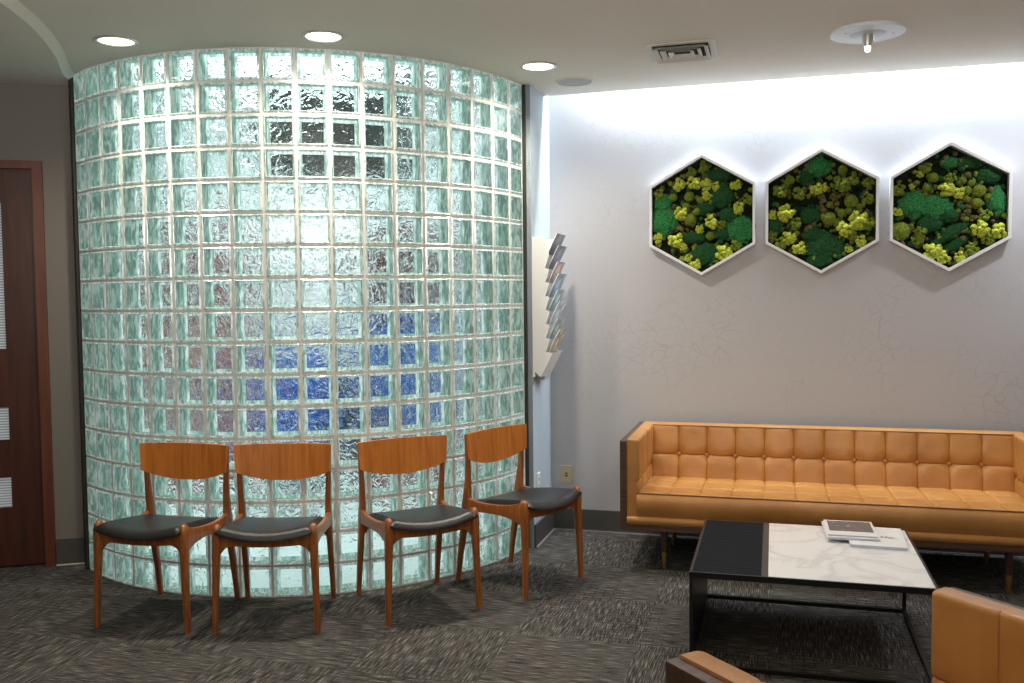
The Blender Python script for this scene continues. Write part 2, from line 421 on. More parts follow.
for i in range(0, len(zs), 2): addl(PX0, PX1, zs[i], zs[i + 1])
rel(obj('door_leaf', bm, M['door'], dr), dr)
def louvre():
    m, nt, b, o = newmat('frosted_ribbed_pane'); L = nt.links
    v = coords(nt, 'Object'); w = N(nt, 'ShaderNodeTexWave', bands_direction='Z'); w.inputs['Scale'].default_value = 22; L.new(v, w.inputs['Vector'])
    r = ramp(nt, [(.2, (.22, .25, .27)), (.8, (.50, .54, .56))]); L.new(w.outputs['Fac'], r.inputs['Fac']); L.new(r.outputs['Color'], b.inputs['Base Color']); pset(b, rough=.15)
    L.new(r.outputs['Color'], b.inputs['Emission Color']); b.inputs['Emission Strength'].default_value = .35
    return m
M['pane'] = louvre()
for z0, z1 in panes:
    rel(obj('glass_pane', lbox(PX0, PX1, -.045, -.035, z0, z1), M['pane'], dr), dr)
bm = bmesh.new()
prism(bm, [LW(-.228, -.08), LW(-.178, -.08), LW(-.178, .018), LW(-.228, .018)], V(0, 0, 2.16))
prism(bm, [LW(-1.182, -.08), LW(-1.132, -.08), LW(-1.132, .018), LW(-1.182, .018)], V(0, 0, 2.16))
prism(bm, [LW(-1.182, -.08, 2.12), LW(-.178, -.08, 2.12), LW(-.178, .019, 2.12), LW(-1.182, .019, 2.12)], V(0, 0, .042))
rel(obj('door_frame', bm, M['casing'], dr), dr)

# ------------------------------------------------------------------ curved glass block wall
rowh = H / 17
hj = .0048      # half joint
bm = bmesh.new()
for i in range(18):
    am = A0 + (i + .5) * DA
    c = arc(am, RO * math.cos(DA / 2), 0); n = V(math.cos(am), math.sin(am), 0); t = V(-n.y, n.x, 0)
    hw = RO * math.sin(DA / 2) - hj
    hwb = (RO - .075) * math.sin(DA / 2) - hj * .6
    for j in range(17):
        zc = (j + .5) * rowh; hh = rowh / 2 - hj
        def P(x, y, z): return c + t * x + n * y + V(0, 0, zc + z)
        def ringv(w, h, y): return [bm.verts.new(P(sx * w, y, sz * h)) for sx, sz in ((-1, -1), (1, -1), (1, 1), (-1, 1))]
        r0 = ringv(hw, hh, -.004); r1 = ringv(hw - .008, hh - .008, .002)
        r2 = ringv(hw - .011, hh - .011, .000)
        for a, b_, mi in ((r0, r1, 1), (r1, r2, 1)):
            for q in range(4):
                bm.faces.new((a[q], a[(q + 1) % 4], b_[(q + 1) % 4], b_[q])).material_index = mi
        bm.faces.new(r2).material_index = 0
        s0 = ringv(hw - .004, hh - .004, -.004); s1 = ringv(hwb - .004, hh - .004, -.070)
        for q in range(4):
            bm.faces.new((s0[q], s0[(q + 1) % 4], s1[(q + 1) % 4], s1[q])).material_index = 2
        ow = hwb * .72; oh = hh * .72
        s2 = ringv(ow, oh, -.072)
        for q in range(4):
            bm.faces.new((s1[q], s1[(q + 1) % 4], s2[(q + 1) % 4], s2[q])).material_index = 2
        # wavy back shell (thin slab)
        b0 = ringv(ow + .001, oh + .001, -.0725); b1 = ringv(ow + .001, oh + .001, -.0785)
        bm.faces.new(b0).material_index = 3; bm.faces.new(b1[::-1]).material_index = 3
        for q in range(4):
            bm.faces.new((b0[(q + 1) % 4], b0[q], b1[q], b1[(q + 1) % 4])).material_index = 3
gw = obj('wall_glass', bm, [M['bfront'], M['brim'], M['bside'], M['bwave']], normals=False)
gw['kind'] = 'structure'
bm = bmesh.new()
for i in range(19):       # vertical joints
    a = A0 + i * DA; n = V(math.cos(a), math.sin(a), 0); t = V(-n.y, n.x, 0); c = arc(a, 0)
    h_ = hj + .001
    pts = [c + n * (RO - .0035) - t * h_, c + n * (RO - .0035) + t * h_, c + n * (RO - .08) + t * h_ * .8, c + n * (RO - .08) - t * h_ * .8]
    prism(bm, pts, V(0, 0, H))
for j in range(18):       # horizontal joints
    z0 = max(0, j * rowh - hj - .001); z1 = min(H, j * rowh + hj + .001)
    for i in range(18):
        a = A0 + i * DA; b_ = a + DA
        prism(bm, [arc(a, RO - .0045, z0), arc(b_, RO - .0045, z0), arc(b_, RO - .079, z0), arc(a, RO - .079, z0)], V(0, 0, z1 - z0))
obj('mortar_joint', bm, M['mortar'], gw)
# black channels at both ends, and the slim post by the left wall
for nm, a, sg in (('trim_3', A0, -1), ('trim_4', A1, 1)):
    n = V(math.cos(a), math.sin(a), 0); t = V(-n.y, n.x, 0) * sg; c = arc(a, 0)
    bm = bmesh.new(); prism(bm, [c + n * (RO + .012) + t * .008, c + n * (RO + .012) + t * (.042 if sg < 0 else .034), c + n * (RO - .10) + t * .034, c + n * (RO - .10) + t * .008], V(0, 0, H))
    struct(nm, bm, M['frame_black'])
n = V(math.cos(A0), math.sin(A0), 0); t = -V(-n.y, n.x, 0); c = arc(A0, 0)
bm = bmesh.new(); prism(bm, [c + n * (RO + .0) + t * .044, c + n * (RO + .0) + t * .060, c + n * (RO - .16) + t * .10, c + n * (RO - .16) + t * .036], V(0, 0, H - .03))
struct('trim_5', bm, M['post'])
# filler between the right channel and the side wall end
n = V(math.cos(A1), math.sin(A1), 0); t = V(-n.y, n.x, 0); c = arc(A1, 0)
bm = bmesh.new(); prism(bm, [c + n * (RO - .01) + t * .034, SW(0, WE), SW(-.09, WE), c + n * (RO - .10) + t * .034], V(0, 0, H)); struct('wall_return', bm, M['wallpaint'])

# ------------------------------------------------------------------ room behind the glass
def mottle(name, cols, sc):
    m, nt, b, o = newmat(name); v = coords(nt, 'Object'); n = N(nt, 'ShaderNodeTexVoronoi'); n.inputs['Scale'].default_value = sc; nt.links.new(v, n.inputs['Vector'])
    r = ramp(nt, cols); r.color_ramp.interpolation = 'CONSTANT'; nt.links.new(n.outputs['Color'], r.inputs['Fac']); nt.links.new(r.outputs['Color'], b.inputs['Base Color']); pset(b, rough=.6); return m

ZR = 3.4
RL, RB, RR = V(-3.6, 5.0, 0), 8.4, .146
bm = bmesh.new()
quad(bm, [(-3.6, 5.0, 0), (-3.6, RB, 0), (-3.6, RB, ZR), (-3.6, 5.0, ZR)])
quad(bm, [(-3.6, RB, 0), (RR, RB, 0), (RR, RB, ZR), (-3.6, RB, ZR)], 1)
quad(bm, [(RR, RB, 0), (RR, 5.6, 0), (RR, 5.6, ZR), (RR, RB, ZR)])
quad(bm, [(-3.6, 5.0, 0), LW(.02, -.14), LW(.02, -.14, ZR), (-3.6, 5.0, ZR)])
# header above the glass
for i in range(54):
    a = A0 + (A1 - A0) * i / 54; b_ = A0 + (A1 - A0) * (i + 1) / 54
    quad(bm, [arc(a, RO - .05, H - .0), arc(b_, RO - .05, H), arc(b_, RO - .05, ZR), arc(a, RO - .05, ZR)])
quad(bm, [arc(A0, RO - .05, H), LW(.02, -.14, H), LW(.02, -.14, ZR), arc(A0, RO - .05, ZR)])
quad(bm, [arc(A1, RO - .05, H), V(RR, 5.6, H), V(RR, 5.6, ZR), arc(A1, RO - .05, ZR)])
M['farpaper'] = mottle('patterned_wallpaper', [(0, (.62, .66, .66)), (.5, (.16, .19, .20)), (.66, (.72, .76, .76)), (.86, (.30, .34, .36))], 5)
struct('wall_far', bm, [M['whitewall'], M['farpaper']])
bm = bmesh.new(); quad(bm, [(-3.7, 4.2, ZR), (.4, 4.2, ZR), (.4, 8.5, ZR), (-3.7, 8.5, ZR)]); struct('ceiling_far', bm, M['whitewall'])
M['palefloor'] = simple('pale_floor_tile', (.72, .78, .76), .4)
bm = bmesh.new(); quad(bm, [(-3.55, 5.05, .004), LW(-.1, -.13, .004), LW(.0, -.13, .004), arc(A0 + .03, RO - .10, .004)] + [arc(A0 + (A1 - A0) * i / 30, RO - .10, .004) for i in range(1, 30)] + [arc(A1 - .03, RO - .10, .004), V(RR, 5.6, .004), V(RR, RB, .004), (-3.55, RB, .004)]); struct('floor_far', bm, M['palefloor'])

M['redbrown'] = mottle('red_brown_laminate', [(0, (.36, .09, .06)), (.50, (.5, .5, .48)), (.56, (.30, .065, .04)), (.86, (.05, .04, .05)), (.91, (.42, .13, .09))], 7)
M['blue'] = mottle('blue_fabric', [(0, (.04, .16, .62)), (.55, (.30, .40, .60)), (.62, (.03, .12, .50)), (.88, (.5, .55, .6))], 9)
M['screen'] = simple('dark_screen', (.025, .03, .035), .35)
M['greycloth'] = simple('grey_fabric', (.12, .13, .15), .8)
# dark hanging panel
hp = empty('dark_panel', (-.99, 5.35, 2.09))
obj('panel_face', rbox((-.44, -.03, .0), (.44, .03, .60), .006), M['screen'], hp)
for x in (-.3, .3):
    obj('hanging_rod', rbox((x - .012, -.012, .595), (x + .012, .012, ZR - 2.09), .003), M['frame_black'], hp)
tag(hp, 'dark rectangular panel seen through the upper glass blocks', 'panel')
def bookcase(x, y, w, h, label, cols, seed):
    random.seed(seed)
    e = empty('bookcase', (x, y, 0)); tag(e, label, 'bookcase')
    b1 = bmesh.new(); box(b1, (-w / 2, -.15, 0), (-w / 2 + .03, .15, h)); box(b1, (w / 2 - .03, -.15, 0), (w / 2, .15, h)); box(b1, (-w / 2 + .03, .13, 0), (w / 2 - .03, .15, h))
    obj('case', b1, M['redbrown'], e)
    nsh = 5
    for k in range(nsh + 1):
        z = k * (h - .03) / nsh
        b1 = bmesh.new(); box(b1, (-w / 2 + .03, -.15, z), (w / 2 - .03, .13, z + .03)); obj('shelf', b1, M['redbrown'], e)
    for k in (0, 1, 2):
        z = k * (h - .03) / nsh + .032
        b1 = rbox((-w / 2 + .035, -.165, z), (w / 2 - .035, -.151, z + (h - .03) / nsh - .034), .004); d = obj('door', b1, M['redbrown'], e)
        b1 = bmesh.new(); box(b1, (-.04, -.185, z + .14), (.04, -.165, z + .155)); obj('handle', b1, M['brass'], d)
bookcase(-2.45, 6.9, .80, 2.02, 'reddish brown bookcase seen through the left glass blocks', None, 3)
bookcase(-.72, 6.6, .56, 1.92, 'reddish brown bookcase seen through glass blocks right of centre', None, 5)
# office chair, blue
oc = empty('office_chair', (-1.52, 6.35, 0)); tag(oc, 'blue office chair seen through the centre glass blocks', 'chair')
bb = bmesh.new(); gx = []
for i in range(9):
    u = -1 + i / 4; yy = -.02 + .06 * (1 - u * u)
    gx.append((u * .25, yy))
rings = []
for z, k in ((.62, .85), (.66, .98), (.85, 1.0), (1.02, .95), (1.08, .8)):
    rings.append([V(x * k, y, z) for x, y in gx] + [V(x * k, y + .05, z) for x, y in gx[::-1]])
loft(bb, rings); obj('backrest', bb, M['blue'], oc, 60)
obj('seat', rbox((-.25, -.42, .44), (.25, .06, .52), .03, 3), M['blue'], oc)
bb = bmesh.new(); lathe(bb, [(.03, .06), (.03, .44)], n=12); obj('gas_lift', bb, M['frame_black'], oc)
bb = bmesh.new()
for k in range(5):
    a = k * 2 * PI / 5; box(bb, (0, -.025, .05), (.28, .025, .09), 0, Matrix.Rotation(a, 4, 'Z'))
obj('star_base', bb, M['frame_black'], oc)
bb = bmesh.new(); box(bb, (-.03, .06, .44), (.03, .10, .85)); obj('back_bracket', bb, M['frame_black'], oc)
# low cabinet
lc = empty('low_cabinet', (-1.6, 7.9, 0)); tag(lc, 'dark grey low cabinet at the far wall behind the glass blocks', 'cabinet')
obj('case', rbox((-.55, -.25, 0), (.55, .25, .75), .006), M['greycloth'], lc)
for x in (-.275, .275): obj('door', rbox((x - .265, -.27, .03), (x + .265, -.252, .72), .004), M['screen'], lc)
# blue partition board right of the bookcase
bl = empty('blue_partition', (-.66, 5.98, 0)); tag(bl, 'low blue partition screen seen through glass blocks beside the bookcase', 'partition')
obj('screen_panel', rbox((-.30, -.02, .60), (.22, .02, 1.28), .008), M['blue'], bl)
for x in (-.27, .19): obj('leg', rbox((x - .015, -.015, 0), (x + .015, .015, .605), .003), M['frame_black'], bl)

# ------------------------------------------------------------------ ceiling fittings
def downlight(x, y, label, lens, grp=None):
    e = empty('ceiling_light', (x, y, H)); tag(e, label, 'ceiling light', grp)
    b_ = bmesh.new(); lathe(b_, [(.096, 0.0), (.096, -.004), (.090, -.008), (.078, -.006), (.076, -.001)], n=40, cap=False); obj('trim_ring', b_, M['ring'], e, 40)
    b_ = bmesh.new(); lathe(b_, [(.0765, -.0015), (.05, -.005), (.01, -.006)], n=40); obj('lens', b_, lens, e, 60)
    return e
downlight(-1.765, 4.20, 'round recessed downlight at the left end of the curved glass', M['lens_dim'])
downlight(-.825, 4.157, 'round recessed downlight above the middle of the glass block wall', M['lens'])
downlight(.147, 4.733, 'round recessed downlight nearest the magazine rack, beside the flush speaker', M['lens'])
# flush speaker
sp = empty('ceiling_speaker', (.353, 5.07, H)); tag(sp, 'flat grey round ceiling speaker beside the downlight', 'speaker')
b_ = bmesh.new(); lathe(b_, [(.104, 0), (.104, -.004), (.096, -.007), (.094, -.004)], n=40, cap=False); obj('rim', b_, M['ceil'], sp, 40)
b_ = bmesh.new(); lathe(b_, [(.095, -.003), (.05, -.0045), (.005, -.005)], n=40); obj('grille', b_, M['grille'], sp, 60)
# square air diffuser
vc = SW(.872, .905, H)
M['ventpaint'] = simple('vent_paint', (.68, .66, .60), .5)
ve = empty('ceiling_vent', vc, TH); tag(ve, 'square white air vent with nested louvres in the ceiling', 'vent')
def sqring(b_, r0, z0, r1, z1):
    q = [[b_.verts.new((sx * r, sy * r, z)) for sx, sy in ((-1, -1), (1, -1), (1, 1), (-1, 1))] for r, z in ((r0, z0), (r1, z1))]
    for i in range(4): b_.faces.new((q[0][i], q[0][(i + 1) % 4], q[1][(i + 1) % 4], q[1][i]))
b_ = bmesh.new(); quad(b_, [(-.13, -.13, -.0015), (.13, -.13, -.0015), (.13, .13, -.0015), (-.13, .13, -.0015)]); obj('duct_opening', b_, M['darkvoid'], ve)
b_ = bmesh.new(); sqring(b_, .165, -.001, .162, -.006); sqring(b_, .162, -.006, .132, -.006); sqring(b_, .132, -.006, .128, -.001); obj('flange', b_, M['ventpaint'], ve)
for r in (.130, .095, .060):
    b_ = bmesh.new(); sqring(b_, r, -.020, r - .022, -.006); sqring(b_, r, -.022, r - .022, -.008); obj('louvre', b_, M['ventpaint'], ve)
# round plate with a drop nozzle
pf = empty('ceiling_fixture', (1.60, 4.165, H)); tag(pf, 'white round ceiling plate with a small lit nozzle', 'fixture')
M['plate'] = simple('plate_white', (.74, .79, .82), .35)
b_ = bmesh.new(); lathe(b_, [(.158, 0), (.160, -.008), (.158, -.014), (.10, -.016), (.01, -.016)], n=56); obj('plate', b_, M['plate'], pf, 40)
b_ = bmesh.new(); lathe(b_, [(.078, -.0163), (.076, -.0172), (.01, -.0172)], n=40); obj('inner_disc', b_, simple('disc_grey', (.58, .64, .70), .4), pf, 40)
b_ = bmesh.new(); lathe(b_, [(.022, -.0165), (.022, -.045), (.016, -.068), (.004, -.068)], n=20); obj('stem', b_, M['ring'], pf, 40)
b_ = bmesh.new(); lathe(b_, [(.013, -.0682), (.014, -.075), (.012, -.090), (.004, -.094)], n=20); obj('lamp_tip', b_, simple('tip', (1, 1, 1), .2, em=(1, 1, 1), es=2), pf, 40)
for sx in (-.105, .105):
    b_ = bmesh.new(); lathe(b_, [(.006, -.0161), (.006, -.0175), (.001, -.0175)], c=(sx, -.02, 0), n=12); obj('screw', b_, M['ring'], pf)

# ------------------------------------------------------------------ wall plates
ou = empty('wall_outlet', SW(.0915, 0, .339), TH); tag(ou, 'beige wall outlet low on the back wall near the corner', 'outlet')
obj('cover_plate', rbox((-.036, -.006, -.055), (.036, 0, .055), .003), M['beige'], ou)
b_ = bmesh.new()
for z in (-.008, .008): box(b_, (-.008, -.0085, z - .003), (.008, -.0055, z + .003))
obj('socket', b_, M['dark'], ou)
ws = empty('wall_plate', SW(.0, .345, .355), TH + PI / 2); tag(ws, 'small white wall plate on the narrow side wall', 'wall plate')
obj('cover_plate', rbox((-.035, -.006, -.055), (.035, 0, .055), .003), M['white'], ws)
b_ = bmesh.new()
b_.free()
for z in (-.02, .02):
    b_ = bmesh.new(); box(b_, (-.010, -.0085, z - .009), (.010, -.0055, z + .009)); obj('socket', b_, M['beige'], ws)

# ------------------------------------------------------------------ magazine rack on the side wall
# local x: along NX direction reversed, local -y = outwards (DX)
rk = empty('magazine_rack', SW(.0015, .32, .97), TH + PI / 2); tag(rk, 'white tiered magazine rack mounted on the narrow side wall', 'magazine rack')
# rotation TH+90: local x -> -NX (towards the corner), local -y -> DX (out of wall)
RWD = .125
npk = 8; ph = .078
bmr = bmesh.new(); box(bmr, (-RWD, -.012, 0), (RWD, 0, .78)); obj('back_panel', bmr, M['white'], rk)
for sx in (-1, 1):
    prof = [V(0, -.012, .03), V(0, -.045, 0.0), V(0, -.115, .135)]
    for k in range(1, npk):
        z = .135 + (k - 1) * ph
        prof += [V(0, -.075, z + .006), V(0, -.098, z + ph)]
    prof += [V(0, -.080, .78), V(0, -.012, .78)]
    b_ = bmesh.new(); prism(b_, [p + V(sx * RWD - (.004 if sx > 0 else 0), 0, 0) for p in prof], V(.004, 0, 0)); obj('side_panel', b_, M['white'], rk)
for k in range(npk):
    if k == 0: a, c = V(0, -.045, 0), V(0, -.115, .135)
    else:
        z = .135 + (k - 1) * ph; a, c = V(0, -.075, z + .006), V(0, -.098, z + ph)
    b_ = bmesh.new(); prism(b_, [a, c, c + V(0, .003, 0), a + V(0, .003, 0)], V(2 * RWD - .008, 0, 0)); 
    for v_ in b_.verts: v_.co.x -= RWD - .004
    obj('pocket_front', b_, M['white'], rk)
b_ = bmesh.new(); box(b_, (-.05, -.05, -.02), (.05, -.004, .0)); obj('wall_bracket', b_, M['ring'], rk)
mc = [(.10, .12, .14), (.12, .14, .20), (.42, .30, .26), (.30, .40, .55), (.32, .46, .44), (.55, .60, .66), (.34, .42, .38), (.50, .42, .30), (.36, .50, .50)]
mlab = ['dark grey magazine in the topmost pocket of the white rack', 'slate blue magazine in the second pocket from the top of the rack', 'pinkish brown magazine in the third pocket from the top of the rack',
        'light blue magazine in the fourth pocket from the top of the rack', 'grey green magazine in the fifth pocket from the top of the rack', 'pale grey magazine in the sixth pocket from the top of the rack',
        'sage green magazine in the seventh pocket from the top of the rack', 'tan covered magazine in the lowest pocket of the white rack']
def magmat(name, col, seed):
    m, nt, b, o = newmat(name); L = nt.links
    v = coords(nt, 'Object'); n = N(nt, 'ShaderNodeTexVoronoi'); n.inputs['Scale'].default_value = 22 + seed; L.new(v, n.inputs['Vector'])
    r = ramp(nt, [(0, tuple(c * .5 for c in col)), (.5, col), (.85, tuple(min(.85, c * 1.7 + .05) for c in col))]); L.new(n.outputs['Color'], r.inputs['Fac'])
    L.new(r.outputs['Color'], b.inputs['Base Color']); pset(b, rough=.3); return m
for k in range(npk):
    kk = npk - 1 - k
    z = .02 if kk == 0 else .135 + (kk - 1) * ph + .012
    zb = z + (.05 if kk == 0 else 0)
    e = empty('magazine', rk.location + V(0, 0, zb), TH + PI / 2)
    mm_ = magmat('magazine_cover_%d' % k, mc[k], k)
    ww = .105 - .006 * (k % 3)
    yo, dy, hh = -.066, -.078 - .008 * (k % 2), .185 + .012 * (k % 2)
    for q, (nm, th_, mt) in enumerate((('cover', .0025, mm_), ('pages', .004, M['cover_white']))):
        b_ = bmesh.new(); pr = []
        y0 = yo + q * .0028
        rings = []
        for i in range(5):
            u = i / 4; yy = y0 + dy * u ** 1.25; zz = hh * u
            rings.append([V(-ww, yy, zz), V(ww, yy, zz), V(ww, yy + th_, zz), V(-ww, yy + th_, zz)])
        loft(b_, rings); obj(nm, b_, mt, e)
    tag(e, mlab[k], 'magazine', 'magazines in the wall rack')

# ------------------------------------------------------------------ moss hexagons
def hexpt(r, i, y=0): a = PI / 2 - i * PI / 3; return V(r * math.cos(a), y, r * math.sin(a))
def moss_mesh(kind, seed):
    random.seed(seed); b_ = bmesh.new()
    if kind == 'lime':
        for k in range(22):
            a = random.uniform(0, 2 * PI); r = .78 * math.sqrt(random.random()); s = random.uniform(.22, .36)
            hgt = .55 * (1 - r * r) + random.uniform(0, .2)
            r_ = bmesh.ops.create_icosphere(b_, subdivisions=2, radius=s)
            for v_ in r_['verts']:
                nn = noise.noise(v_.co * 7 + V(k, seed, 0)); v_.co *= 1 + .45 * nn
                v_.co += V(r * math.cos(a), -hgt, r * math.sin(a))
    elif kind == 'ball':
        bmesh.ops.create_icosphere(b_, subdivisions=3, radius=1)
        for v_ in b_.verts:
            v_.co *= 1 + .16 * noise.noise(v_.co * 3 + V(seed, 0, 0)) + .10 * noise.noise(v_.co * 9 + V(0, seed, 0))
            v_.co.y *= .8
    elif kind == 'pillow':
        bmesh.ops.create_icosphere(b_, subdivisions=4, radius=1)
        for v_ in b_.verts:
            d = 1 + .20 * noise.noise(v_.co * 1.7 + V(seed, 0, 3)) + .22 * noise.noise(v_.co * 5 + V(0, seed, 0)) + .20 * noise.noise(v_.co * 13)
            v_.co *= d; v_.co.y *= .55
    else:
        for k in range(14):
            a = random.uniform(0, 2 * PI); r = math.sqrt(random.random()); s = random.uniform(.14, .26)
            r_ = bmesh.ops.create_icosphere(b_, subdivisions=2, radius=s)
            for v_ in r_['verts']:
                v_.co *= 1 + .3 * noise.noise(v_.co * 8 + V(k, 0, 0)); v_.co += V(r * math.cos(a), -.15 * random.random(), r * math.sin(a))
    me = bpy.data.meshes.new('moss'); 
    for f in b_.faces: f.smooth = True
    b_.to_mesh(me); b_.free(); return me
MM = {}
for kind, mat_ in (('lime', 'lime'), ('oliveclump', 'olive'), ('ball', 'olive'), ('pillow', 'green'), ('deeppillow', 'deep'), ('pebble', 'brownmoss')):
    base = {'oliveclump': 'lime', 'deeppillow': 'pillow'}.get(kind, kind)
    MM[kind] = []
    for s_ in range(3):
        me = moss_mesh(base, s_ * 5 + 1); me.materials.append(M[mat_]); MM[kind].append(me)
L_, G_, D_, O_, B_, P_ = 'lime', 'pillow', 'deeppillow', 'oliveclump', 'ball', 'pebble'
panels = [
 ((303, 366), 294, [(G_, 115, 385, 68, 78), (G_, 108, 300, 45, 48), (G_, 492, 440, 66, 68), (D_, 385, 170, 58, 34), (D_, 320, 330, 48, 32), (D_, 262, 478, 60, 30), (D_, 400, 270, 60, 60), (D_, 320, 560, 70, 50), (D_, 440, 370, 50, 40), (D_, 410, 460, 50, 30),
   (L_, 190, 208, 36), (L_, 262, 200, 40), (L_, 322, 214, 34), (O_, 250, 150, 30), (L_, 372, 222, 26), (L_, 200, 352, 38), (L_, 330, 266, 28), (L_, 350, 400, 38), (L_, 294, 435, 24), (L_, 470, 220, 30), (L_, 486, 332, 34), (L_, 80, 476, 28), (L_, 172, 488, 42), (L_, 205, 520, 26), (L_, 410, 556, 44), (L_, 272, 612, 30), (L_, 238, 578, 24),
   (B_, 240, 270, 26), (B_, 245, 385, 32), (B_, 300, 290, 20), (P_, 210, 430, 30), (B_, 225, 320, 22), (B_, 160, 270, 22), (B_, 280, 345, 20), (P_, 150, 440, 26), (O_, 530, 290, 30), (O_, 400, 415, 26), (B_, 345, 470, 22), (O_, 90, 250, 30), (O_, 470, 520, 30), (O_, 310, 130, 30)]),
 ((325, 350), 300, [(G_, 312, 130, 62, 48), (D_, 250, 178, 40, 36), (D_, 275, 370, 48, 42), (D_, 340, 520, 95, 62), (D_, 290, 468, 56, 36), (G_, 300, 540, 50, 30), (D_, 320, 590, 60, 30), (B_, 465, 305, 34), (B_, 425, 150, 24), (L_, 425, 145, 20), (L_, 300, 238, 34), (L_, 338, 230, 22), (L_, 158, 352, 46), (L_, 74, 362, 26), (O_, 215, 258, 36), (O_, 425, 222, 40), (O_, 470, 200, 34), (O_, 540, 290, 34), (L_, 500, 398, 50), (L_, 438, 440, 44), (L_, 512, 500, 32), (L_, 170, 478, 38), (L_, 220, 530, 36), (O_, 130, 505, 36), (O_, 80, 468, 26), (B_, 362, 388, 34), (O_, 205, 405, 34), (P_, 345, 295, 55), (P_, 400, 275, 34), (P_, 150, 430, 38), (P_, 330, 200, 30), (O_, 560, 420, 36), (O_, 545, 215, 30), (B_, 420, 360, 22), (B_, 455, 350, 18), (B_, 400, 410, 20), (B_, 505, 330, 18), (O_, 130, 240, 40), (B_, 400, 195, 20), (O_, 470, 470, 30), (O_, 170, 190, 30), (L_, 455, 540, 22), (D_, 100, 420, 36, 50)]),
 ((345, 350), 310, [(G_, 190, 335, 78, 64), (G_, 285, 352, 76, 66), (D_, 340, 390, 50, 40), (G_, 585, 330, 44, 72), (G_, 345, 130, 46, 28), (D_, 440, 120, 70, 30), (D_, 355, 478, 92, 30), (D_, 380, 535, 62, 24), (D_, 520, 200, 60, 40), (L_, 210, 180, 20), (L_, 172, 240, 16), (L_, 98, 366, 26), (L_, 330, 260, 40), (L_, 382, 278, 36), (O_, 350, 206, 32), (L_, 486, 460, 46), (L_, 585, 482, 42), (O_, 510, 395, 34), (L_, 268, 568, 48), (L_, 320, 598, 36), (L_, 396, 602, 32), (O_, 215, 470, 34), (O_, 450, 560, 34), (B_, 270, 200, 26), (B_, 480, 275, 32), (B_, 425, 270, 24), (B_, 470, 335, 28), (B_, 122, 462, 46), (B_, 520, 305, 18), (O_, 104, 250, 34), (P_, 440, 375, 50), (P_, 400, 330, 34), (B_, 405, 220, 20), (B_, 445, 235, 18), (B_, 420, 310, 18), (O_, 200, 510, 30), (O_, 520, 510, 34), (B_, 240, 250, 20), (O_, 240, 150, 30), (O_, 430, 640, 26), (D_, 260, 430, 60, 40)]),
]
hlab = ['left hexagonal moss panel in white frame, nearest the corner', 'middle hexagonal moss panel in white frame above the sofa', 'right hexagonal moss panel in white frame with a large green pillow']
HR = .343
for pi_, (cc, RR_, items) in enumerate(panels):
    e = empty('moss_panel', SW(.9007 + .6495 * pi_, 0, 1.8756), TH)
    tag(e, hlab[pi_], 'moss panel', 'hexagonal moss panels on the back wall')
    b_ = bmesh.new()
    for i in range(6):
        o0, o1 = hexpt(HR, i), hexpt(HR, i + 1); n0, n1 = hexpt(HR - .017, i), hexpt(HR - .017, i + 1)
        f_ = V(0, -.055, 0)
        quad(b_, [o0, o1, o1 + f_, o0 + f_]); quad(b_, [n0, n1, n1 + f_, n0 + f_]); quad(b_, [o0 + f_, o1 + f_, n1 + f_, n0 + f_])
    bmesh.ops.remove_doubles(b_, verts=b_.verts[:], dist=1e-5)
    obj('frame', b_, M['white_frame'], e)
    b_ = bmesh.new(); quadv = [hexpt(HR - .016, i, -.008) for i in range(6)]; prism(b_, quadv, V(0, .006, 0)); obj('backing', b_, M['mossback'], e)
    # low ground moss that fills the gaps (uncountable)
    random.seed(40 + pi_); b_ = bmesh.new()
    for k in range(230):
        while True:
            x, z = random.uniform(-.3, .3), random.uniform(-.33, .33)
            if abs(x) < .275 and abs(z) + abs(x) * .577 < .315: break
        s = random.uniform(.008, .018)
        r_ = bmesh.ops.create_icosphere(b_, subdivisions=2, radius=s)
        for v_ in r_['verts']: v_.co = v_.co * (1 + .5 * noise.noise(v_.co * 90 + V(k, 0, 0))) + V(x, -.012, z)
    for f in b_.faces: f.material_index = 0
    k_ = 0
    b_.faces.ensure_lookup_table()
    gm = obj('ground_moss', b_, [M['olive'], M['brownmoss'], M['deep']], e, 180, normals=False); gm['kind'] = 'stuff'
    npoly = len(gm.data.polygons); per = npoly // 230
    for p_ in gm.data.polygons: p_.material_index = (hash((p_.index // per) * 7919) % 3)
    for q, it in enumerate(items):
        kind, px, pz, r = it[:4]; rz_ = it[4] if len(it) > 4 else r
        sc_ = HR / RR_ * .97
        x = (px - cc[0]) * sc_; z = -(pz - cc[1]) * sc_; rx = r * sc_ ; rzz = rz_ * sc_
        lim = lambda x, z, m_: abs(x) <= .297 - m_ and abs(z) + abs(x) * .577 <= .343 - m_
        m_ = min(rx, rzz) * .5 + max(rx, rzz) * .32 + .015
        for _ in range(60):
            if lim(x, z, m_): break
            x *= .985; z *= .985
        me = MM[kind][q % 3]
        nm = {L_: 'lime_moss_clump', O_: 'olive_moss_clump', B_: 'moss_ball', G_: 'green_moss_pillow', D_: 'dark_moss_pillow', P_: 'pebbly_moss'}[kind]
        o = bpy.data.objects.new(nm, me); COL.objects.link(o); o.parent = e
        ry = random.uniform(0, PI) if len(it) == 4 else 0
        if kind == D_ and pi_ == 2 and abs(px - 355) < 30 and r > 60: ry = rad(-32)
        o.location = (x, -.014 if kind != B_ else -.018, z); o.rotation_euler = (0, ry, 0)
        dep = min(rx, rzz, .045)
        o.scale = (rx, dep * (.95 if kind in (L_, O_) else .9), rzz)

